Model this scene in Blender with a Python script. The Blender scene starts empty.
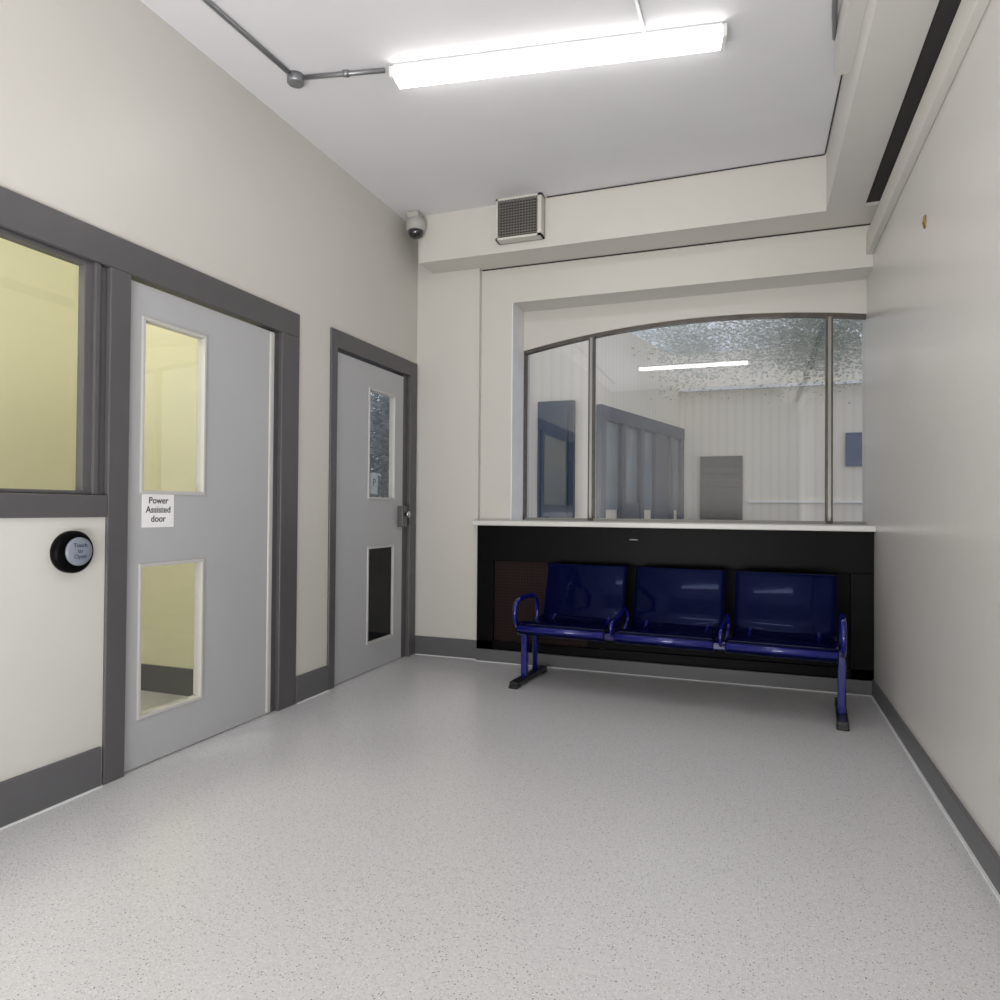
import bpy, bmesh, math, random
from mathutils import Vector, Matrix
random.seed(4)
S=bpy.context.scene
COL=S.collection
# ---------------------------------------------------------------- helpers
def lin(c):
    return tuple((x/255/12.92 if x/255<=0.04045 else ((x/255+0.055)/1.055)**2.4) for x in c)
def mat(name,rgb,rough=.5,metal=0,var=.04,scale=6,bump=0,bscale=200,coat=0,emit=None,estr=0,spec=None):
    m=bpy.data.materials.new(name);m.use_nodes=True;nt=m.node_tree;b=nt.nodes['Principled BSDF']
    c=lin(rgb)
    tc=nt.nodes.new('ShaderNodeTexCoord')
    n=nt.nodes.new('ShaderNodeTexNoise');n.inputs['Scale'].default_value=scale;n.inputs['Detail'].default_value=4
    nt.links.new(tc.outputs['Object'],n.inputs['Vector'])
    r=nt.nodes.new('ShaderNodeValToRGB')
    r.color_ramp.elements[0].position=.3;r.color_ramp.elements[1].position=.7
    r.color_ramp.elements[0].color=(*[x*(1-var) for x in c],1);r.color_ramp.elements[1].color=(*[min(1,x*(1+var)) for x in c],1)
    nt.links.new(n.outputs['Fac'],r.inputs['Fac']);nt.links.new(r.outputs['Color'],b.inputs['Base Color'])
    b.inputs['Roughness'].default_value=rough;b.inputs['Metallic'].default_value=metal
    b.inputs['Coat Weight'].default_value=coat
    if spec is not None:b.inputs['Specular IOR Level'].default_value=spec
    if bump:
        n2=nt.nodes.new('ShaderNodeTexNoise');n2.inputs['Scale'].default_value=bscale;n2.inputs['Detail'].default_value=3
        nt.links.new(tc.outputs['Object'],n2.inputs['Vector'])
        bp=nt.nodes.new('ShaderNodeBump');bp.inputs['Strength'].default_value=bump;bp.inputs['Distance'].default_value=.01
        nt.links.new(n2.outputs['Fac'],bp.inputs['Height']);nt.links.new(bp.outputs['Normal'],b.inputs['Normal'])
    if emit:
        b.inputs['Emission Color'].default_value=(*lin(emit),1);b.inputs['Emission Strength'].default_value=estr
    return m
def leafmat(name,rgb):
    m=bpy.data.materials.new(name);m.use_nodes=True;nt=m.node_tree;nt.nodes.clear()
    o=nt.nodes.new('ShaderNodeOutputMaterial');mx=nt.nodes.new('ShaderNodeMixShader');mx.inputs[0].default_value=.5
    n=nt.nodes.new('ShaderNodeTexNoise');n.inputs['Scale'].default_value=3
    tc=nt.nodes.new('ShaderNodeTexCoord');nt.links.new(tc.outputs['Object'],n.inputs['Vector'])
    r=nt.nodes.new('ShaderNodeValToRGB');c=lin(rgb)
    r.color_ramp.elements[0].color=(*[x*.8 for x in c],1);r.color_ramp.elements[1].color=(*[min(1,x*1.2) for x in c],1)
    nt.links.new(n.outputs['Fac'],r.inputs['Fac'])
    d=nt.nodes.new('ShaderNodeBsdfDiffuse');t=nt.nodes.new('ShaderNodeBsdfTranslucent')
    nt.links.new(r.outputs[0],d.inputs[0]);nt.links.new(r.outputs[0],t.inputs[0])
    nt.links.new(d.outputs[0],mx.inputs[1]);nt.links.new(t.outputs[0],mx.inputs[2]);nt.links.new(mx.outputs[0],o.inputs[0])
    return m
def cladmat(name,rgb):
    # painted vertical boarding: joints every 14 cm along the wall
    m=bpy.data.materials.new(name);m.use_nodes=True;nt=m.node_tree;b=nt.nodes['Principled BSDF']
    tc=nt.nodes.new('ShaderNodeTexCoord');sp=nt.nodes.new('ShaderNodeSeparateXYZ');nt.links.new(tc.outputs['Object'],sp.inputs[0])
    ad=nt.nodes.new('ShaderNodeMath');ad.operation='MULTIPLY_ADD';ad.inputs[1].default_value=.9;nt.links.new(sp.outputs[1],ad.inputs[0]);nt.links.new(sp.outputs[0],ad.inputs[2])
    ml=nt.nodes.new('ShaderNodeMath');ml.operation='MULTIPLY';ml.inputs[1].default_value=7;nt.links.new(ad.outputs[0],ml.inputs[0])
    fr=nt.nodes.new('ShaderNodeMath');fr.operation='FRACT';nt.links.new(ml.outputs[0],fr.inputs[0])
    r=nt.nodes.new('ShaderNodeValToRGB');c=lin(rgb)
    r.color_ramp.elements[0].color=(*[x*.92 for x in c],1);r.color_ramp.elements[1].color=(*c,1)
    r.color_ramp.elements[0].position=.02;r.color_ramp.elements[1].position=.45
    nt.links.new(fr.outputs[0],r.inputs['Fac']);nt.links.new(r.outputs[0],b.inputs['Base Color']);b.inputs['Roughness'].default_value=.7
    return m
def glass(name,tint=(1,1,1),base=.05,amt=.9,rough=0.0):
    m=bpy.data.materials.new(name);m.use_nodes=True;nt=m.node_tree;nt.nodes.clear()
    o=nt.nodes.new('ShaderNodeOutputMaterial');mx=nt.nodes.new('ShaderNodeMixShader')
    t=nt.nodes.new('ShaderNodeBsdfTransparent');t.inputs['Color'].default_value=(*tint,1)
    g=nt.nodes.new('ShaderNodeBsdfGlossy');g.inputs['Roughness'].default_value=rough
    fr=nt.nodes.new('ShaderNodeLayerWeight');fr.inputs['Blend'].default_value=.5
    pw=nt.nodes.new('ShaderNodeMath');pw.operation='POWER';pw.inputs[1].default_value=4
    ml=nt.nodes.new('ShaderNodeMath');ml.operation='MULTIPLY_ADD';ml.inputs[1].default_value=amt;ml.inputs[2].default_value=base;ml.use_clamp=True
    nt.links.new(fr.outputs['Facing'],pw.inputs[0]);nt.links.new(pw.outputs[0],ml.inputs[0]);nt.links.new(ml.outputs[0],mx.inputs[0])
    nt.links.new(t.outputs[0],mx.inputs[1]);nt.links.new(g.outputs[0],mx.inputs[2]);nt.links.new(mx.outputs[0],o.inputs[0])
    return m
def mkobj(name,bm,m,parent=None,smooth=False,bevel=0,**props):
    me=bpy.data.meshes.new(name);bmesh.ops.recalc_face_normals(bm,faces=bm.faces[:]);bm.to_mesh(me);bm.free()
    for mm in (m if isinstance(m,(list,tuple)) else [m]): me.materials.append(mm)
    if smooth:
        for p in me.polygons:p.use_smooth=True
    ob=bpy.data.objects.new(name,me);COL.objects.link(ob)
    if parent:ob.parent=parent
    if bevel:
        b=ob.modifiers.new('bevel','BEVEL');b.width=bevel;b.segments=2;b.limit_method='ANGLE'
    for k,v in props.items():ob[k]=v
    return ob
def addbox(bm,x0,x1,y0,y1,z0,z1,mi=0):
    vs=[bm.verts.new(p) for p in [(x0,y0,z0),(x1,y0,z0),(x1,y1,z0),(x0,y1,z0),(x0,y0,z1),(x1,y0,z1),(x1,y1,z1),(x0,y1,z1)]]
    for f in [(0,3,2,1),(4,5,6,7),(0,1,5,4),(1,2,6,5),(2,3,7,6),(3,0,4,7)]:
        fc=bm.faces.new([vs[i] for i in f]);fc.material_index=mi
def boxes(name,bl,m,parent=None,bevel=0,**p):
    bm=bmesh.new()
    for b in bl:addbox(bm,*b)
    return mkobj(name,bm,m,parent,False,bevel,**p)
def empty(name,loc=(0,0,0),rz=0,parent=None,**p):
    e=bpy.data.objects.new(name,None);COL.objects.link(e);e.location=loc;e.rotation_euler=(0,0,rz);e.empty_display_size=.1
    if parent:e.parent=parent
    for k,v in p.items():e[k]=v
    return e
def smoothpath(pts,r=.03,n=6):
    out=[Vector(pts[0])]
    for i in range(1,len(pts)-1):
        a,b,c=Vector(pts[i-1]),Vector(pts[i]),Vector(pts[i+1])
        d1=(a-b);d2=(c-b);rr=min(r,d1.length*.49,d2.length*.49)
        p=b+d1.normalized()*rr;q=b+d2.normalized()*rr
        for k in range(n+1):
            t=k/n;out.append(p*(1-t)**2+b*2*t*(1-t)+q*t*t)
    out.append(Vector(pts[-1]));return out
def addtube(bm,pts,r,seg=12,bend=.03,mi=0):
    pts=smoothpath(pts,bend) if len(pts)>2 else [Vector(p) for p in pts]
    rings=[];nrm=None
    for i,p in enumerate(pts):
        t=((pts[min(i+1,len(pts)-1)]-pts[max(i-1,0)])).normalized()
        if nrm is None:
            nrm=t.orthogonal().normalized()
        else:
            nrm=(nrm-t*nrm.dot(t)).normalized()
        b=t.cross(nrm)
        rings.append([bm.verts.new(p+(nrm*math.cos(2*math.pi*k/seg)+b*math.sin(2*math.pi*k/seg))*r) for k in range(seg)])
    for i in range(len(rings)-1):
        for k in range(seg):
            f=bm.faces.new([rings[i][k],rings[i][(k+1)%seg],rings[i+1][(k+1)%seg],rings[i+1][k]]);f.smooth=True;f.material_index=mi
    for rg in (rings[0],rings[-1]):
        f=bm.faces.new(rg);f.material_index=mi
def tubes(name,paths,r,m,parent=None,bend=.03,seg=12,**p):
    bm=bmesh.new()
    for q in paths:addtube(bm,q,r,seg,bend)
    return mkobj(name,bm,m,parent,False,0,**p)
def addlathe(bm,prof,mtx,seg=32,mi=0):
    rings=[]
    for (rr,z) in prof:
        rings.append([bm.verts.new(mtx@Vector((rr*math.cos(2*math.pi*k/seg),rr*math.sin(2*math.pi*k/seg),z))) for k in range(seg)])
    for i in range(len(rings)-1):
        for k in range(seg):
            f=bm.faces.new([rings[i][k],rings[i][(k+1)%seg],rings[i+1][(k+1)%seg],rings[i+1][k]]);f.smooth=True;f.material_index=mi
    for rg in (rings[0],rings[-1]):
        f=bm.faces.new(rg);f.material_index=mi
def lathe(name,prof,mtx,m,parent=None,seg=32,**p):
    bm=bmesh.new();addlathe(bm,prof,mtx,seg);return mkobj(name,bm,m,parent,False,0,**p)
def text(name,body,size,mtx,m,parent=None,spacing=1.0,bold=0,**p):
    cu=bpy.data.curves.new('t','FONT');cu.body=body;cu.size=size;cu.align_x='CENTER';cu.align_y='CENTER';cu.extrude=.0004;cu.space_line=spacing;cu.offset=bold
    to=bpy.data.objects.new('t',cu);COL.objects.link(to)
    dg=bpy.context.evaluated_depsgraph_get();me=bpy.data.meshes.new_from_object(to.evaluated_get(dg))
    bpy.data.objects.remove(to);me.name=name;me.materials.clear();me.materials.append(m)
    me.transform(mtx)
    ob=bpy.data.objects.new(name,me);COL.objects.link(ob)
    if parent:ob.parent=parent
    for k,v in p.items():ob[k]=v
    return ob
def child(ob,par):
    ob.parent=par;ob.matrix_parent_inverse=Matrix.Translation(-par.location);return ob
def paneX(name,x,y0,y1,z0,z1,m):
    bm=bmesh.new();bm.faces.new([bm.verts.new(p) for p in ((x,y0,z0),(x,y1,z0),(x,y1,z1),(x,y0,z1))]);return mkobj(name,bm,m)
ST=dict(kind='structure')
# ---------------------------------------------------------------- dims
XL,XR=-2.63,.741
ZC=3.5
YP=5.13;YA=5.18;YW=5.50
YB=-2.4
T=.12
# ---------------------------------------------------------------- materials
M_wall=mat('wall_paint',(204,201,195),.38,0,.012,1.5,.04,120)
M_wallr=mat('wall_paint_satin',(207,204,200),.26,0,.012,1.5,.06,60)
M_ceil=mat('ceiling_paint',(218,217,220),.8,0,.015,2,.03,80)
M_beam=mat('beam_paint',(205,202,195),.5,0,.015,2)
M_soff=mat('side_beam_paint',(204,201,197),.5,0,.015,2)
M_frame=mat('frame_grey_paint',(84,83,85),.4,0,.04,8)
M_door=mat('door_grey_paint',(176,177,180),.38,0,.015,3)
M_bead=mat('bead_grey_paint',(188,187,185),.35,0,.02,3)
M_panel=mat('panel_white',(205,204,200),.4,0,.01,3)
M_base=mat('baseboard_vinyl',(92,92,95),.4,0,.03,6)
M_seal=mat('white_sealant',(225,226,228),.5)
M_black=mat('black_paint',(3,3,4),.4,0,.1,5,spec=.08)
M_dark=mat('dark_void',(14,14,15),.9)
M_shad=mat('recess_shade',(62,59,58),.9)  # dark tone standing in for shade in gaps and recesses
M_blue=mat('blue_enamel',(8,17,108),.12,.1,.05,5,coat=.4)
M_foot=mat('black_foot',(18,18,24),.3)
M_chrome=mat('steel',(190,190,195),.25,1)
M_galv=mat('galvanised',(150,152,155),.4,.8)
M_white=mat('white_plastic',(236,236,236),.4)
M_stick=mat('sticker_film',(176,184,190),.4)
M_camg=mat('grey_plastic',(176,174,170),.4)
M_sill=mat('sill_paint',(214,213,210),.3)
M_reveal=mat('reveal_daylight',(238,240,244),.5)  # near-white carries the daylight falling on the reveal
M_bronze=mat('window_metal',(84,79,74),.4,.3,.25,14)
M_winlight=mat('window_metal_light',(150,150,146),.35,.4)
M_yellow=mat('yellow_wall',(236,234,208),.6,0,.02,2)
M_ext=cladmat('painted_boarding',(228,220,204))
M_teal=mat('teal_paint',(44,62,84),.5,0,.1,5)
M_teald=mat('teal_dark',(26,32,44),.5,0,.1,5)
M_brass=mat('brass',(150,120,70),.35,.8)
M_inkb=mat('ink_dull_blue',(38,52,88),.6)
M_btn=mat('button_face',(128,134,146),.35)
M_dome=mat('dark_dome',(20,20,24),.08,0,.05,5,coat=1)
M_lamp=mat('lamp_diffuser',(255,255,255),.4,emit=(255,253,250),estr=9.5)
M_lampb=mat('lamp_body',(225,225,225),.4)
M_bark=mat('bark',(150,146,138),.9)
M_leaf=leafmat('leaf',(150,164,172))
M_leaf2=leafmat('leaf_pale',(205,209,204))
M_leaf3=leafmat('leaf_grey_green',(182,188,178))
M_ground=mat('asphalt',(120,122,126),.9,0,.1,8)
G_win=glass('window_glass',(.96,.97,1),.12,.9)
G_door=glass('door_glass',(.97,.97,.95),.09,.7)
G_dark=glass('dark_glass',(.015,.015,.016),.04,.2)
# floor
mf=bpy.data.materials.new('speckled_vinyl');mf.use_nodes=True;nt=mf.node_tree;b=nt.nodes['Principled BSDF']
tc=nt.nodes.new('ShaderNodeTexCoord')
def specks(scale,thr,seed):
    v=nt.nodes.new('ShaderNodeTexVoronoi');v.inputs['Scale'].default_value=scale
    mp=nt.nodes.new('ShaderNodeMapping');mp.inputs['Location'].default_value=(seed,seed*2,0)
    nt.links.new(tc.outputs['Object'],mp.inputs['Vector']);nt.links.new(mp.outputs[0],v.inputs['Vector'])
    r=nt.nodes.new('ShaderNodeMath');r.operation='LESS_THAN';r.inputs[1].default_value=thr
    nt.links.new(v.outputs['Distance'],r.inputs[0])
    sp=nt.nodes.new('ShaderNodeSeparateColor');nt.links.new(v.outputs['Color'],sp.inputs[0])
    g=nt.nodes.new('ShaderNodeMath');g.operation='LESS_THAN';g.inputs[1].default_value=.5
    nt.links.new(sp.outputs[0],g.inputs[0])
    m2=nt.nodes.new('ShaderNodeMath');m2.operation='MULTIPLY';nt.links.new(r.outputs[0],m2.inputs[0]);nt.links.new(g.outputs[0],m2.inputs[1])
    return m2
def mixc(a,fac,col):
    m=nt.nodes.new('ShaderNodeMix');m.data_type='RGBA'
    nt.links.new(a,m.inputs[6]);nt.links.new(fac,m.inputs[0]);m.inputs[7].default_value=(*col,1)
    return m.outputs[2]
no=nt.nodes.new('ShaderNodeTexNoise');no.inputs['Scale'].default_value=90;no.inputs['Detail'].default_value=3
nt.links.new(tc.outputs['Object'],no.inputs['Vector'])
rp=nt.nodes.new('ShaderNodeValToRGB');rp.color_ramp.elements[0].position=.35;rp.color_ramp.elements[1].position=.65
rp.color_ramp.elements[0].color=(*lin((200,200,202)),1);rp.color_ramp.elements[1].color=(*lin((209,209,211)),1)
nt.links.new(no.outputs['Fac'],rp.inputs['Fac'])
c=mixc(rp.outputs['Color'],specks(150,.30,1).outputs[0],lin((172,172,173)))
c=mixc(c,specks(120,.28,5).outputs[0],lin((222,222,222)))
c=mixc(c,specks(85,.19,9).outputs[0],lin((120,118,118)))
nt.links.new(c,b.inputs['Base Color']);b.inputs['Roughness'].default_value=.28
b.inputs['Specular IOR Level'].default_value=.5
def perforated(name,base,dot,scale,rough,metal=0,coat=0,spec=.5):
    m=bpy.data.materials.new(name);m.use_nodes=True;nt=m.node_tree;b=nt.nodes['Principled BSDF']
    tc=nt.nodes.new('ShaderNodeTexCoord')
    sc=nt.nodes.new('ShaderNodeVectorMath');sc.operation='SCALE';sc.inputs['Scale'].default_value=scale
    fr=nt.nodes.new('ShaderNodeVectorMath');fr.operation='FRACTION'
    sb=nt.nodes.new('ShaderNodeVectorMath');sb.operation='SUBTRACT';sb.inputs[1].default_value=(.5,.5,.5)
    ml=nt.nodes.new('ShaderNodeVectorMath');ml.operation='MULTIPLY';ml.inputs[1].default_value=(1,1,0)
    ln=nt.nodes.new('ShaderNodeVectorMath');ln.operation='LENGTH'
    lt=nt.nodes.new('ShaderNodeMath');lt.operation='LESS_THAN';lt.inputs[1].default_value=.28
    nt.links.new(tc.outputs['UV'],sc.inputs[0]);nt.links.new(sc.outputs[0],fr.inputs[0]);nt.links.new(fr.outputs[0],sb.inputs[0])
    nt.links.new(sb.outputs[0],ml.inputs[0]);nt.links.new(ml.outputs[0],ln.inputs[0]);nt.links.new(ln.outputs['Value'],lt.inputs[0])
    mx=nt.nodes.new('ShaderNodeMix');mx.data_type='RGBA';mx.inputs[6].default_value=(*lin(base),1);mx.inputs[7].default_value=(*lin(dot),1)
    nt.links.new(lt.outputs[0],mx.inputs[0]);nt.links.new(mx.outputs[2],b.inputs['Base Color'])
    b.inputs['Roughness'].default_value=rough;b.inputs['Metallic'].default_value=metal;b.inputs['Coat Weight'].default_value=coat
    b.inputs['Specular IOR Level'].default_value=spec
    return m
M_perf=perforated('perforated_brown',(40,26,24),(6,5,5),42,.5,spec=.1)
M_perfd=perforated('perforated_black',(10,8,8),(4,4,4),42,.5,spec=.08)
M_seat=perforated('perforated_navy',(3,6,46),(2,4,34),60,.05,0,0,.12)
# specular tint keeps the enamel reflections blue
M_seat.node_tree.nodes['Principled BSDF'].inputs['Specular Tint'].default_value=(.45,.55,1,1)
# ---------------------------------------------------------------- shell
boxes('floor',[(XL,XR,YB,5.40,-.1,0)],mf,**ST)
boxes('ceiling',[(XL-T,XR+T,YB-T,5.66,ZC,ZC+.15)],M_ceil,**ST)
xl0=XL-T
bl=[(xl0,XL,YB,.5,0,ZC),(xl0,XL,.5,3.54,2.38,ZC),(xl0,XL,3.54,3.88,0,ZC),(xl0,XL,3.88,YP,2.39,ZC),(xl0,XL,YP,5.66,0,ZC)]
boxes('wall_left',bl,M_wall,**ST)
boxes('wall_right',[(XR,XR+T,YB,5.66,0,ZC)],M_wallr,**ST)
boxes('wall_front',[(XL-T,XR+T,YB-T,YB,0,ZC)],M_wall,**ST)
bm=bmesh.new()
addbox(bm,XL,-2.075,YP,5.66,0,ZC)
addbox(bm,-2.075,-1.815,YA,5.66,1.05,ZC)
addbox(bm,-1.815,XR,YA,5.66,2.84,ZC)
addbox(bm,-2.075,XR,5.40,5.66,0,1.05)
def archz(x): return 2.672-.155*((x+.3)/1.5)**2
N=40
prev=None
for i in range(N+1):
    x=-1.815+(XR+1.815)*i/N
    a=[bm.verts.new((x,YW-.04,archz(x))),bm.verts.new((x,YW-.04,2.86)),bm.verts.new((x,5.62,archz(x)))]
    if prev:
        bm.faces.new([prev[0],a[0],a[1],prev[1]]);bm.faces.new([prev[0],prev[2],a[2],a[0]])
    prev=a
mkobj('wall_back',bm,M_wall,**ST)
boxes('trim_1',[(-2.485,XR,4.87,YP+.055,3.13,ZC)],M_beam,label='boxed painted beam',**ST)
boxes('trim_8',[(.43,.65,YB,4.87,3.13,ZC),(.36,.43,YB,3.66,3.3,ZC)],M_soff,label='boxed side beam',**ST)
boxes('trim_2',[(.70,XR,YB,5.18,2.92,3.06)],M_beam,bevel=.004,**ST)
boxes('slot_shade',[(.65,XR,YB,4.87,3.15,3.2),(.736,XR,YB,4.87,3.06,3.15)],M_shad,**ST)  # dark strips paint the shade inside the side slot
boxes('beam_shade',[(-2.07,XR,YA-.004,YA+.01,3.12,3.13)],M_shad,**ST)  # thin dark strip drawn for the shade line below the beam
boxes('daylit_lining',[(-1.816,-1.808,YA+.002,YW-.03,1.105,2.84)],M_reveal,label='window reveal lining whitened for daylight',**ST)  # lining added paler than the wall to paint window daylight on it
# ---------------------------------------------------------------- baseboards
boxes('baseboard_left',[(XL,XL+.016,YB,2.2,0,.17),(XL,XL+.016,3.545,3.88,0,.165)],M_base,bevel=.003,**ST)
boxes('baseboard_right',[(XR-.018,XR,YB,YP-.02,0,.10)],M_base,bevel=.003,**ST)
boxes('baseboard_back',[(XL,-2.06,YP-.018,YP,0,.15),(-2.06,XR-.018,5.07,5.09,0,.095)],M_base,bevel=.003,**ST)
boxes('trim_5',[(XL+.016,XL+.026,YB,2.2,0,.005),(XL+.016,XL+.024,3.545,3.88,0,.005),(XR-.028,XR-.018,YB,5.08,0,.006),(XL+.02,-2.06,YP-.026,YP-.018,0,.004),(-2.06,XR-.018,5.062,5.07,0,.004)],M_seal,**ST)
# ---------------------------------------------------------------- window_1
XF=XL+.014
w=empty('window_1',(XL,1.3,1.15),**ST)
child(boxes('frame',[(xl0,XF,.5,3.54,2.235,2.38),(xl0,XF,2.215,2.32,0,2.235),(xl0,XF,.5,2.215,1.15,1.245),(xl0,XF,.5,.6,0,2.235)],M_frame,bevel=.005),w)
child(boxes('glazing_bead',[(XL-.05,XL-.01,2.11,2.215,1.245,2.235),(XL-.05,XL-.01,.6,2.12,2.215,2.235),(XL-.05,XL-.005,.6,2.12,1.245,1.262),(XL-.03,XL+.004,2.15,2.175,1.245,2.235)],M_frame,bevel=.004),w)
child(boxes('panel',[(xl0,XL,.6,2.215,0,1.15)],M_panel),w)
child(paneX('glass_pane',XL-.04,.6,2.13,1.25,2.23,G_door),w)
# ---------------------------------------------------------------- doors
def door(name,y0,y1,top,gy0,gy1,gz,lowglass):
    d=empty(name,(XL-.04,(y0+y1)/2,0),**ST)
    xd0,xd1=XL-.055,XL-.012
    (a0,a1),(b0,b1)=gz
    L=[(xd0,xd1,y0,gy0,.006,top),(xd0,xd1,gy1,y1,.006,top),(xd0,xd1,gy0,gy1,.006,a0),(xd0,xd1,gy0,gy1,a1,b0),(xd0,xd1,gy0,gy1,b1,top)]
    child(boxes('door_leaf',L,M_door),d)
    w=.016
    for (z0,z1),g in zip(gz,(lowglass,G_door)):
        B=[(xd0,xd1+.008,gy0-w*.6,gy0+w*.5,z0-w*.6,z1+w*.6),(xd0,xd1+.008,gy1-w*.5,gy1+w*.6,z0-w*.6,z1+w*.6),(xd0,xd1+.008,gy0,gy1,z0-w*.6,z0+w*.5),(xd0,xd1+.008,gy0,gy1,z1-w*.5,z1+w*.6)]
        child(boxes('glazing_bead',B,M_bead,bevel=.004),d)
        child(paneX('glass_pane',xd1-.012,gy0,gy1,z0,z1,g),d)
    return d
d1=door('door_1',2.325,3.30,2.22,2.41,2.79,((.23,.925),(1.265,2.065)),G_door)
child(boxes('frame',[(xl0,XF,3.375,3.54,0,2.235),(xl0,XL-.015,3.335,3.375,0,2.235)],M_frame,bevel=.005),d1)
child(boxes('finger_guard',[(XL-.05,XL-.004,3.292,3.33,.006,2.22)],M_bead,bevel=.008),d1)
d2=door('door_2',3.955,4.92,2.25,4.40,4.78,((.21,.905),(1.27,2.07)),G_dark)
child(boxes('frame',[(xl0,XF,3.88,3.955,0,2.39),(xl0,XF,5.0,YP-.018,0,2.39),(xl0,XL-.015,4.925,5.0,0,2.27),(xl0,XF,3.955,5.0,2.27,2.39)],M_frame,bevel=.005),d2)
child(boxes('lock_case',[(XL-.014,XL+.035,4.84,4.92,1.05,1.215)],M_frame,bevel=.006),d2)
child(lathe('door_handle',[(.014,0),(.014,.02),(.024,.024),(.026,.034),(.02,.042),(.004,.044)],Matrix.Translation((XL+.034,4.88,1.15))@Matrix.Rotation(math.pi/2,4,'Y'),M_chrome,seg=20),d2)
stk=boxes('notice_sticker',[(XL-.0235,XL-.0225,4.45,4.55,1.30,1.46)],M_stick,label='small pale notice sticker on door glass',category='sticker')
text('notice_symbol','P',.08,Matrix.Translation((XL-.022,4.50,1.385))@Matrix.Rotation(math.pi/2,4,'Z')@Matrix.Rotation(math.pi/2,4,'X'),mat('ink_green',(30,84,74),.5),stk)
# ---------------------------------------------------------------- sign & button
MT=lambda x,y,z:Matrix.Translation((x,y,z))@Matrix.Rotation(math.pi/2,4,'Z')@Matrix.Rotation(math.pi/2,4,'X')
sg=boxes('door_sign',[(XL-.012,XL-.0095,2.415,2.60,1.10,1.258)],M_white,label='white square paper sign reading Power Assisted door',category='sign')
text('sign_lettering','Power\nAssisted\ndoor',.043,MT(XL-.009,2.507,1.182),mat('ink_dark',(6,6,18),.8),sg,1.0,.0004)
MX=lambda x,y,z:Matrix.Translation((x,y,z))@Matrix.Rotation(math.pi/2,4,'Y')
bt=empty('push_button',(XL,2.055,1.01),label='round black push button with grey face on white panel',category='button')
child(lathe('housing',[(.084,0),(.086,.006),(.086,.030),(.078,.038),(.05,.038)],MX(XL,2.05,1.01),M_black,seg=48),bt)
child(lathe('button_face',[(.058,.037),(.058,.045),(.053,.049),(.02,.050)],MX(XL,2.06,1.012),M_btn,seg=40),bt)
child(text('button_lettering','Touch\nto\nOpen',.024,MT(XL+.0505,2.06,1.014),M_inkb,None,.95,0),bt)
# ---------------------------------------------------------------- window_2
w2=empty('window_2',(-.5,YW,1.1),**ST)
bm=bmesh.new()
def addarch(bm,off0,off1,y0,y1,n=48):
    prev=None
    for i in range(n+1):
        x=-1.815+(XR+1.815)*i/n;zz=archz(x)
        a=[bm.verts.new((x,y0,zz-off0)),bm.verts.new((x,y0,zz-off1)),bm.verts.new((x,y1,zz-off1)),bm.verts.new((x,y1,zz-off0))]
        if prev:
            for k in range(4):bm.faces.new([prev[k],prev[(k+1)%4],a[(k+1)%4],a[k]])
        else:bm.faces.new(a)
        prev=a
    bm.faces.new(prev)
addarch(bm,0,.028,YW-.03,YW+.02)
addbox(bm,-1.815,-1.79,YW-.03,YW+.02,1.11,2.5)
for xm in (-1.235,.505):
    addbox(bm,xm-.024,xm+.024,YW-.035,YW+.025,1.11,archz(xm)-.01)
child(mkobj('frame',bm,M_bronze),w2)
child(boxes('bottom_rail',[(-1.79,XR,YW-.034,YW+.02,1.10,1.128)],M_winlight),w2)
for xm in (-1.235,.505):
    child(boxes('mullion_bead',[(xm-.010,xm+.010,YW-.043,YW-.036,1.13,archz(xm)-.03)],M_winlight),w2)
for x0,x1 in ((-1.785,-1.257),(-1.213,.483),(.527,XR)):
    bm=bmesh.new();n=16
    low=[bm.verts.new((x0+(x1-x0)*i/n,YW,1.125)) for i in range(n+1)]
    hi=[bm.verts.new((x0+(x1-x0)*i/n,YW,archz(x0+(x1-x0)*i/n)-.02)) for i in range(n+1)]
    for i in range(n):bm.faces.new([low[i],low[i+1],hi[i+1],hi[i]])
    child(mkobj('glass_pane',bm,G_win),w2)
boxes('trim_6',[(-2.085,XR,5.04,YW-.035,1.068,1.105)],M_sill,bevel=.006,label='white window sill board',**ST)
# ---------------------------------------------------------------- black under-sill cover
rc=empty('radiator_cover',(-.67,5.2,.1),label='black radiator cover with perforated panels under window sill',category='radiator cover')
X1=XR-.002
child(boxes('cover_frame',[(-2.07,X1,5.11,5.15,.79,1.066),(-2.07,-1.93,5.11,5.15,.0,.79),(.6,X1,5.11,5.15,.0,.79),(-2.07,X1,5.11,5.15,.0,.16),(-2.07,X1,5.36,5.39,.0,1.054)],M_black,bevel=.003),rc)
def uvplane(name,pts,m,us,vs):
    me=bpy.data.meshes.new(name);me.from_pydata(pts,[],[(0,1,2,3)]);uv=me.uv_layers.new();
    for l,c in zip(uv.data,((0,0),(us,0),(us,vs),(0,vs))):l.uv=c
    me.materials.append(m);ob=bpy.data.objects.new(name,me);COL.objects.link(ob);return ob
for x0,x1,mm_ in ((-1.93,-1.18,M_perf),(-1.18,-.32,M_perfd),(-.32,.6,M_perfd)):
    child(uvplane('perforated_panel',[(x0,5.14,.16),(x1,5.14,.16),(x1,5.14,.79),(x0,5.14,.79)],mm_,x1-x0,.63),rc)
child(boxes('catch',[(-.86,-.80,5.098,5.11,.975,.983)],M_galv,bevel=.003),rc)
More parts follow.
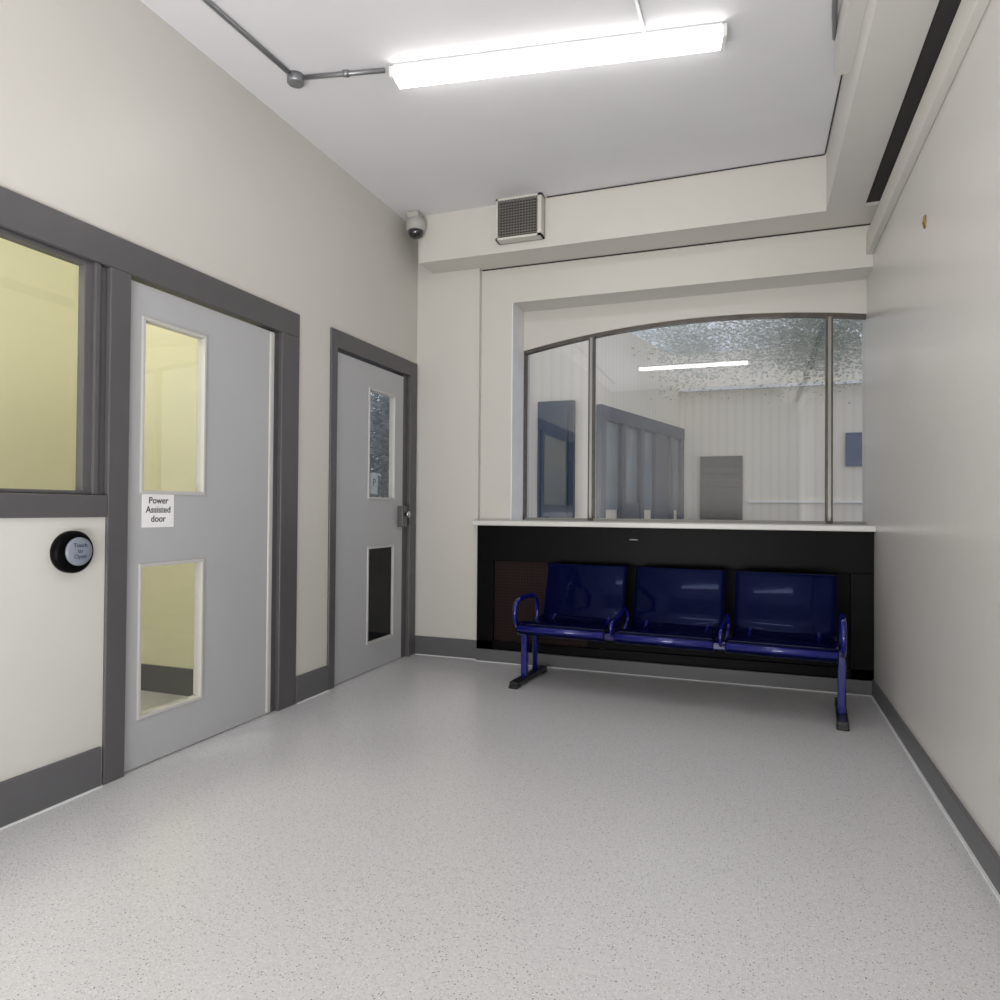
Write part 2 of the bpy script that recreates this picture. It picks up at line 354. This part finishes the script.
# ---------------------------------------------------------------- bench
bench=empty('bench',(-.50,4.585,0),math.radians(-4.5),label='three-seat glossy navy blue perforated metal bench with tubular arms',category='bench')
boxes('support_beam',[(-1.0,1.0,-.07,-.01,.335,.385)],M_blue,bench,bevel=.008)
for sx in (-.985,.985):
    boxes('leg',[(sx-.022,sx+.022,-.115,-.07,.04,.4)],M_blue,bench,bevel=.008) 
    tubes('leg',[[(sx,.1,.04),(sx,.1,.36),(sx,-.03,.36)]],.02,M_blue,bench,bend=.04)
    bm=bmesh.new()
    addbox(bm,sx-.03,sx+.03,-.29,.27,.012,.045);addbox(bm,sx-.032,sx+.032,-.30,-.22,0,.02);addbox(bm,sx-.032,sx+.032,.20,.28,0,.02)
    mkobj('foot',bm,M_foot,bench,bevel=.006)
def sheet(name,prof,w,m,parent,x,rc=.05,th=.004,crown=0):
    L=[0]
    for i in range(1,len(prof)):L.append(L[-1]+math.dist(prof[i-1],prof[i]))
    tot=L[-1];bm=bmesh.new();uvl=bm.loops.layers.uv.new();n=20;rows=[];uvd={}
    for i,(y,z) in enumerate(prof):
        d=min(L[i],tot-L[i]);ins=0
        if d<rc:ins=rc-math.sqrt(max(0,rc*rc-(rc-d)**2))
        hw=w/2-ins;row=[]
        for k in range(n+1):
            u=-1+2*k/n;xx=u*hw
            v=bm.verts.new((x+xx,y+crown*(u*u-.5),z));row.append(v);uvd[v]=(xx,L[i])
        rows.append(row)
    for i in range(len(rows)-1):
        for k in range(n):
            f=bm.faces.new([rows[i][k],rows[i][k+1],rows[i+1][k+1],rows[i+1][k]]);f.smooth=True
            for l in f.loops:l[uvl].uv=uvd[l.vert]
    me=bpy.data.meshes.new(name);bm.to_mesh(me);bm.free();me.materials.append(m)
    ob=bpy.data.objects.new(name,me);COL.objects.link(ob);ob.parent=parent
    s=ob.modifiers.new('solid','SOLIDIFY');s.thickness=th
    return ob
def P2(pts,r=.05,n=6):
    q=smoothpath([(0,a,b) for a,b in pts],r,n);out=[]
    for i in range(len(q)-1):
        m_=max(1,int((q[i+1]-q[i]).length/.012))
        for k in range(m_):
            p=q[i].lerp(q[i+1],k/m_);out.append((p.y,p.z))
    out.append((q[-1].y,q[-1].z));return out
seatp=P2([(-.225,.36),(-.29,.36),(-.29,.43),(-.2,.447),(-.02,.405),(.13,.412),(.20,.45)],.05)
backp=P2([(.175,.43),(.20,.49),(.235,.63),(.27,.74),(.29,.80),(.33,.80),(.335,.76)],.05)
for cx in (-.665,0,.665):
    sheet('seat',seatp,.60,M_seat,bench,cx,.03)
    sheet('backrest',backp,.60,M_seat,bench,cx,.05,crown=.02)
    for dx in (-.2,.2):
        tubes('seat_bracket',[[(cx+dx,-.24,.375),(cx+dx,.0,.37),(cx+dx,.2,.43),(cx+dx,.27,.67)]],.012,M_blue,bench,bend=.06)
    tubes('front_rail',[[(cx-.295,-.268,.40),(cx+.295,-.268,.40)]],.026,M_blue,bench)
for ax in (-.99,-.333,.333,.99):
    big=abs(ax)>.9
    tubes('armrest',[[(ax,-.03,.36),(ax,-.2,.39),(ax,-.27,.47),(ax,-.24,.575),(ax,-.05,.595),(ax,.12,.575),(ax,.16,.48),(ax,.14,.39),(ax,-.03,.36)]] if big else [[(ax,-.03,.36),(ax,-.24,.40),(ax,-.25,.47),(ax,-.1,.50),(ax,.16,.53),(ax,.2,.44),(ax,.05,.37)]],.016 if big else .012,M_blue,bench,bend=.07)
# ---------------------------------------------------------------- ceiling light
def batten(loc,rz,grp):
    e=empty('batten_light',loc,rz,label='long white fluorescent batten light with glowing diffuser on ceiling',category='ceiling light',group=grp)
    def prof(name,pts,x0,x1,m):
        bm=bmesh.new();a=[bm.verts.new((x0,y,z)) for y,z in pts];b=[bm.verts.new((x1,y,z)) for y,z in pts]
        for i in range(len(pts)):
            j=(i+1)%len(pts);bm.faces.new([a[i],a[j],b[j],b[i]])
        bm.faces.new(a);bm.faces.new(b)
        return mkobj(name,bm,m,e,bevel=.004)
    prof('diffuser',[(-.063,-.016),(-.063,-.042),(-.054,-.058),(.054,-.058),(.063,-.042),(.063,-.016)],-.82,.82,M_lamp)
    prof('lamp_body',[(-.066,0),(-.066,-.017),(.066,-.017),(.066,0)],-.82,.82,M_lampb)
    for sx in (-1,1):
        prof('end_cap',[(-.069,-.008),(-.069,-.045),(-.058,-.062),(.058,-.062),(.069,-.045),(.069,-.008)],sx*.82,sx*.84,M_lampb)
    return e
batten((-.965,3.325,3.499),math.radians(8.6),'fluorescent battens on the ceiling')
batten((-.92,-.2,3.499),math.radians(0),'fluorescent battens on the ceiling')
co=empty('electrical_conduit',(-2.3,3.05,3.48),label='galvanised steel electrical conduit with junction box on ceiling',category='conduit')
child(tubes('conduit_pipe',[[(-2.40,-1.5,3.485),(-2.33,2.46,3.485),(-2.305,2.99,3.485)]],.0125,M_galv,bend=.1),co)
child(tubes('conduit_pipe',[[(-2.25,3.06,3.485),(-1.82,3.15,3.485)]],.0125,M_galv,bend=.1),co)
child(lathe('junction_box',[(.045,-.0),(.045,-.04),(.04,-.046),(.01,-.047)],Matrix.Translation((-2.30,3.05,3.5)),M_galv,seg=24),co)
child(tubes('pipe_clip',[[(-2.04,3.10,3.485),(-2.01,3.11,3.485)]],.018,M_galv),co)
child(tubes('pipe_clip',[[(-2.345,2.2,3.485),(-2.345,2.23,3.485)]],.018,M_galv),co)
tubes('electrical_conduit',[[(-.55,-.1,3.485),(-.53,1.5,3.485),(-.50,3.30,3.485)]],.011,M_galv,bend=.1,label='thin white conduit running to batten light',category='conduit')
tubes('electrical_conduit',[[(.33,-.5,3.485),(.33,3.4,3.485),(.36,3.66,3.485)]],.012,M_galv,bend=.1,label='thin galvanised conduit beside boxed beam',category='conduit')
tubes('shade_line',[[(-1.44,4.864,3.495),(-.6,4.864,3.493),(.1,4.864,3.496),(.42,4.864,3.493),(.426,4.0,3.495),(.426,3.67,3.495)]],.004,M_shad,bend=.02,label='painted dark cable along ceiling and beam joint',category='shade_line')  # dark line drawn for the shade in the ceiling joint
# vent
v=empty('air_vent',(-1.62,4.8,3.18),label='square air vent box with dark grille on beam',category='air vent')
x0,x1,y0,y1,z0,z1=-1.81,-1.455,4.78,4.87,3.19,3.498
child(boxes('vent_box',[(x0,x1,y0+.01,y1,z0,z0+.012),(x0,x1,y0+.01,y1,z1-.012,z1),(x0,x0+.012,y0+.01,y1,z0,z1),(x1-.012,x1,y0+.01,y1,z0,z1),(x0,x1,y1-.01,y1,z0,z1),
 (x0,x0+.016,y0,y0+.01,z0,z1),(x1-.03,x1,y0,y0+.01,z0,z1),(x0,x1,y0,y0+.01,z0,z0+.016),(x0,x1,y0,y0+.01,z1-.016,z1)],M_beam),v)
child(boxes('vent_back',[(x0+.012,x1-.012,y0+.04,y0+.05,z0+.012,z1-.012)],M_shad),v)
M_gr=mat('grille',(120,117,112),.6)
gl=[]
for i in range(13):
    zz=z0+.03+i*(z1-z0-.06)/12;gl.append((x0+.016,x1-.028,y0+.004,y0+.014,zz-.003,zz+.003))
for i in range(14):
    xx=x0+.03+i*(x1-x0-.07)/13;gl.append((xx-.002,xx+.002,y0+.007,y0+.018,z0+.016,z1-.016))
child(boxes('grille',gl,M_gr),v)
# cctv
cc=empty('security_camera',(-2.5,4.8,3.4),label='small grey dome security camera in ceiling corner',category='security camera')
mm=Matrix.Translation((-2.48,4.80,3.40))
child(boxes('mount',[(-2.54,-2.44,4.75,4.85,3.45,3.499)],M_camg,bevel=.01),cc)
child(lathe('housing',[(.045,.06),(.07,.045),(.078,.01),(.076,-.03),(.066,-.045)],mm,M_camg,seg=28),cc)
child(lathe('dome',[(.062,-.04),(.060,-.065),(.047,-.088),(.027,-.10),(.004,-.104)],mm,M_dome,seg=28),cc)
lathe('wall_plate',[(.020,0),(.020,.004),(.016,.008),(.006,.009),(.006,.012),(.002,.012)],Matrix.Translation((XR,3.67,2.545))@Matrix.Diagonal((1,1,1.6,1))@Matrix.Rotation(-math.pi/2,4,'Y'),M_brass,seg=24,label='small oval brass plate fixed to plain wall',category='wall fitting')
# ---------------------------------------------------------------- vestibule
boxes('wall_vestibule',[(-4.35,-4.2,-.2,3.6,0,3.4),(-4.2,xl0,3.45,3.57,0,3.4),(-4.2,xl0,-.2,-.08,0,3.4)],M_yellow,**ST)
boxes('ceiling_vestibule',[(-4.35,xl0,-.2,3.6,3.4,3.5)],M_ceil,**ST)
boxes('floor_vestibule',[(-4.35,XL,-.2,5.3,-.1,0)],mf,**ST)
boxes('baseboard_vestibule',[(-4.2,xl0,3.435,3.45,0,.17),(-4.2,-4.185,-.08,3.43,0,.17)],M_base,**ST)
e=empty('ceiling_lamp',(-3.5,1.4,3.39),label='round white ceiling lamp in the yellow vestibule',category='ceiling light')
child(lathe('lamp_shade',[(.3,0),(.3,-.04),(.24,-.07),(.02,-.085)],Matrix.Translation((-3.5,1.4,3.395)),mat('lamp_warm',(255,255,240),.4,emit=(255,252,236),estr=32),seg=32),e)
# ---------------------------------------------------------------- exterior
boxes('ground',[(-14,8,5.66,24,-.2,-.05)],M_ground,kind='structure')
bm=bmesh.new()
addbox(bm,-5.0,-2.07,9.34,9.6,-.05,3.9)
def quadwall(bm,a,b,z0,z1,t=.15):
    a=Vector((*a,0));b=Vector((*b,0));n=(b-a).normalized().cross(Vector((0,0,1)))*-t
    vs=[]
    for z in (z0,z1):
        for p in (a,b,b+n,a+n):vs.append(bm.verts.new((p.x,p.y,z)))
    for f in [(0,3,2,1),(4,5,6,7),(0,1,5,4),(1,2,6,5),(2,3,7,6),(3,0,4,7)]:bm.faces.new([vs[i] for i in f])
quadwall(bm,(-2.07,9.34),(-1.25,12.75),-.05,3.9)
addbox(bm,-1.4,7,12.75,13,-.05,4.0)
bld=mkobj('reflection_building',bm,M_ext,label='pale boarded single-storey building outside, standing in for the room reflected in the window',category='reflection_building')  # added outside to stand in for the room reflected in the glass
bm=bmesh.new();addbox(bm,-1.3,7,12.6,12.75,3.30,3.35);mkobj('upper_line_rail',bm,M_white,bld)  # rail added for the bright line across the window glass
bm=bmesh.new();addbox(bm,-.1,7,12.70,12.75,1.34,1.37);mkobj('lower_line_rail',bm,M_white,bld)  # second rail added for the lower line in the glass
bm=bmesh.new();addbox(bm,-.90,-.19,12.68,12.75,0,2.15)
for i in range(16):addbox(bm,-.84,-.25,12.65,12.69,.3+i*.11,.36+i*.11)
mkobj('standin_door',bm,M_teald,bld)
bm=bmesh.new();addbox(bm,-2.85,-2.33,9.25,9.34,0,2.7);addbox(bm,-2.76,-2.42,9.22,9.26,.1,2.55)
mkobj('standin_door',bm,M_teal,bld)
A=Vector((-2.07,9.34));B=Vector((-1.25,12.75));D=(B-A);nn=Vector((D.y,-D.x)).normalized()
def slab(bm,t0,t1,z0,z1,o):
    p=[A+D*t0+nn*.0,A+D*t1,A+D*t1+nn*o,A+D*t0+nn*o];vs=[bm.verts.new((q.x,q.y,z)) for z in (z0,z1) for q in p]
    for f in [(0,3,2,1),(4,5,6,7),(0,1,5,4),(1,2,6,5),(2,3,7,6),(3,0,4,7)]:bm.faces.new([vs[i] for i in f])
bm=bmesh.new()
slab(bm,.02,1,2.45,2.65,.08)
for t in (.02,.22,.42,.60,.80,.95):slab(bm,t,t+.045,0,2.5,.08)
slab(bm,.24,.42,0,1.3,.06);slab(bm,.62,.8,0,2.4,.05)
mkobj('reflected_frame',bm,M_teal,bld)  # stands for the room's own door frames mirrored in the window
bm=bmesh.new();slab(bm,.03,.99,1.2,2.5,.02)
mkobj('reflected_glazing',bm,mat('grey_glass',(104,118,130),.1,0,.1,3),bld)
bm=bmesh.new();addbox(bm,1.42,1.95,12.7,12.75,1.95,2.5);mkobj('standin_window',bm,mat('blue_pane',(50,72,108),.3),bld)
def tree(loc,h,nb,nleaf,spread,label,seed,m,ls,xr,zr,yr,tr=.11,br=.009):
    # xr/zr/yr: reach of the crown relative to the trunk foot
    random.seed(seed)
    e=empty('tree',loc,label=label,category='tree')
    bm=bmesh.new();tips=[]
    addtube(bm,[(0,0,0),(.02,.02,h*.35),(0,.03,h*.62),(-.02,.03,h*.8)],tr,10,.2)
    for i in range(nb):
        z=h*random.uniform(.6,.78);ex=random.uniform(*xr);ez=random.uniform(*zr);ey=random.uniform(*yr)
        p=[(0,.03,z),(ex*.5,ey*.5,(z+ez)/2+.15),(ex,ey,ez)]
        if i<9:addtube(bm,p,br,6,.3)
        tips+=[Vector(p[1]),Vector(p[2]),Vector(p[2]),(Vector(p[1])+Vector(p[2]))/2]
    mkobj('trunk',bm,M_bark,e)
    bm=bmesh.new()
    for i in range(nleaf):
        c=random.choice(tips)+Vector([random.gauss(0,spread) for _ in range(3)])
        s=random.uniform(*ls);R=Matrix.Rotation(random.uniform(0,6.28),3,'Z')@Matrix.Rotation(random.uniform(0,3.1),3,'X')
        q=[bm.verts.new(c+R@Vector(v)*s) for v in ((-1,0,0),(0,-.55,.1),(1.1,0,0),(0,.55,.1))]
        bm.faces.new(q)
    me=bpy.data.meshes.new('foliage');bm.to_mesh(me);bm.free();me.materials.append(m)
    f=bpy.data.objects.new('foliage',me);COL.objects.link(f);f.parent=e;f['kind']='stuff'
tree((-1.1,16.0,-.05),6.2,26,36000,.36,'leafy tree rising behind the pale building',3,M_leaf2,(.014,.036),(-2.6,2.6),(3.2,6.0),(-.9,.9))
tree((2.35,11.0,-.05),5.0,40,20000,.22,'slim tree with airy grey-green crown in front of the building',11,M_leaf3,(.014,.032),(-3.7,-1.2),(3.45,4.9),(-.5,.5),.06,.004)
tree((-6.6,11.6,-.05),4.2,40,30000,.33,'dense blue-grey leafy tree standing outside the side door',7,M_leaf,(.02,.05),(-1.5,1.5),(.6,3.6),(-.7,.7))
# ---------------------------------------------------------------- unseen fill light added behind the camera, aimed up at the ceiling
def area(name,loc,target,sx,sy,power,col):
    l=bpy.data.lights.new(name,'AREA');l.shape='RECTANGLE';l.size=sx;l.size_y=sy;l.energy=power;l.color=col
    o=bpy.data.objects.new(name,l);COL.objects.link(o);o.location=loc
    o.rotation_euler=(Vector(target)-Vector(loc)).to_track_quat('-Z','Y').to_euler();return o
area('bounce_fill',(-.95,-1.1,.45),(-.85,.3,3.5),2.2,1.4,185,(1,.995,.985))
# ---------------------------------------------------------------- world
wd=bpy.data.worlds.new('world');S.world=wd;wd.use_nodes=True;nt=wd.node_tree
bg=nt.nodes['Background'];bg.inputs['Color'].default_value=(.85,.90,1,1);bg.inputs['Strength'].default_value=.88
# ---------------------------------------------------------------- camera
f,yaw,pitch,roll=691.37,.3524,.0125,.0077
fw=Vector((-math.sin(yaw)*math.cos(pitch),math.cos(yaw)*math.cos(pitch),math.sin(pitch)))
r=Vector((math.cos(yaw),math.sin(yaw),0));u=r.cross(fw)
r2=r*math.cos(roll)+u*math.sin(roll);u2=-r*math.sin(roll)+u*math.cos(roll)
cam=bpy.data.objects.new('camera',bpy.data.cameras.new('camera'));COL.objects.link(cam)
cam.data.sensor_width=36;cam.data.lens=f/1000*36;cam.data.clip_start=.05
m=Matrix((r2,u2,-fw)).transposed().to_4x4();m.translation=(0,0,1.2);cam.matrix_world=m
S.camera=cam
S.view_settings.view_transform='Standard'
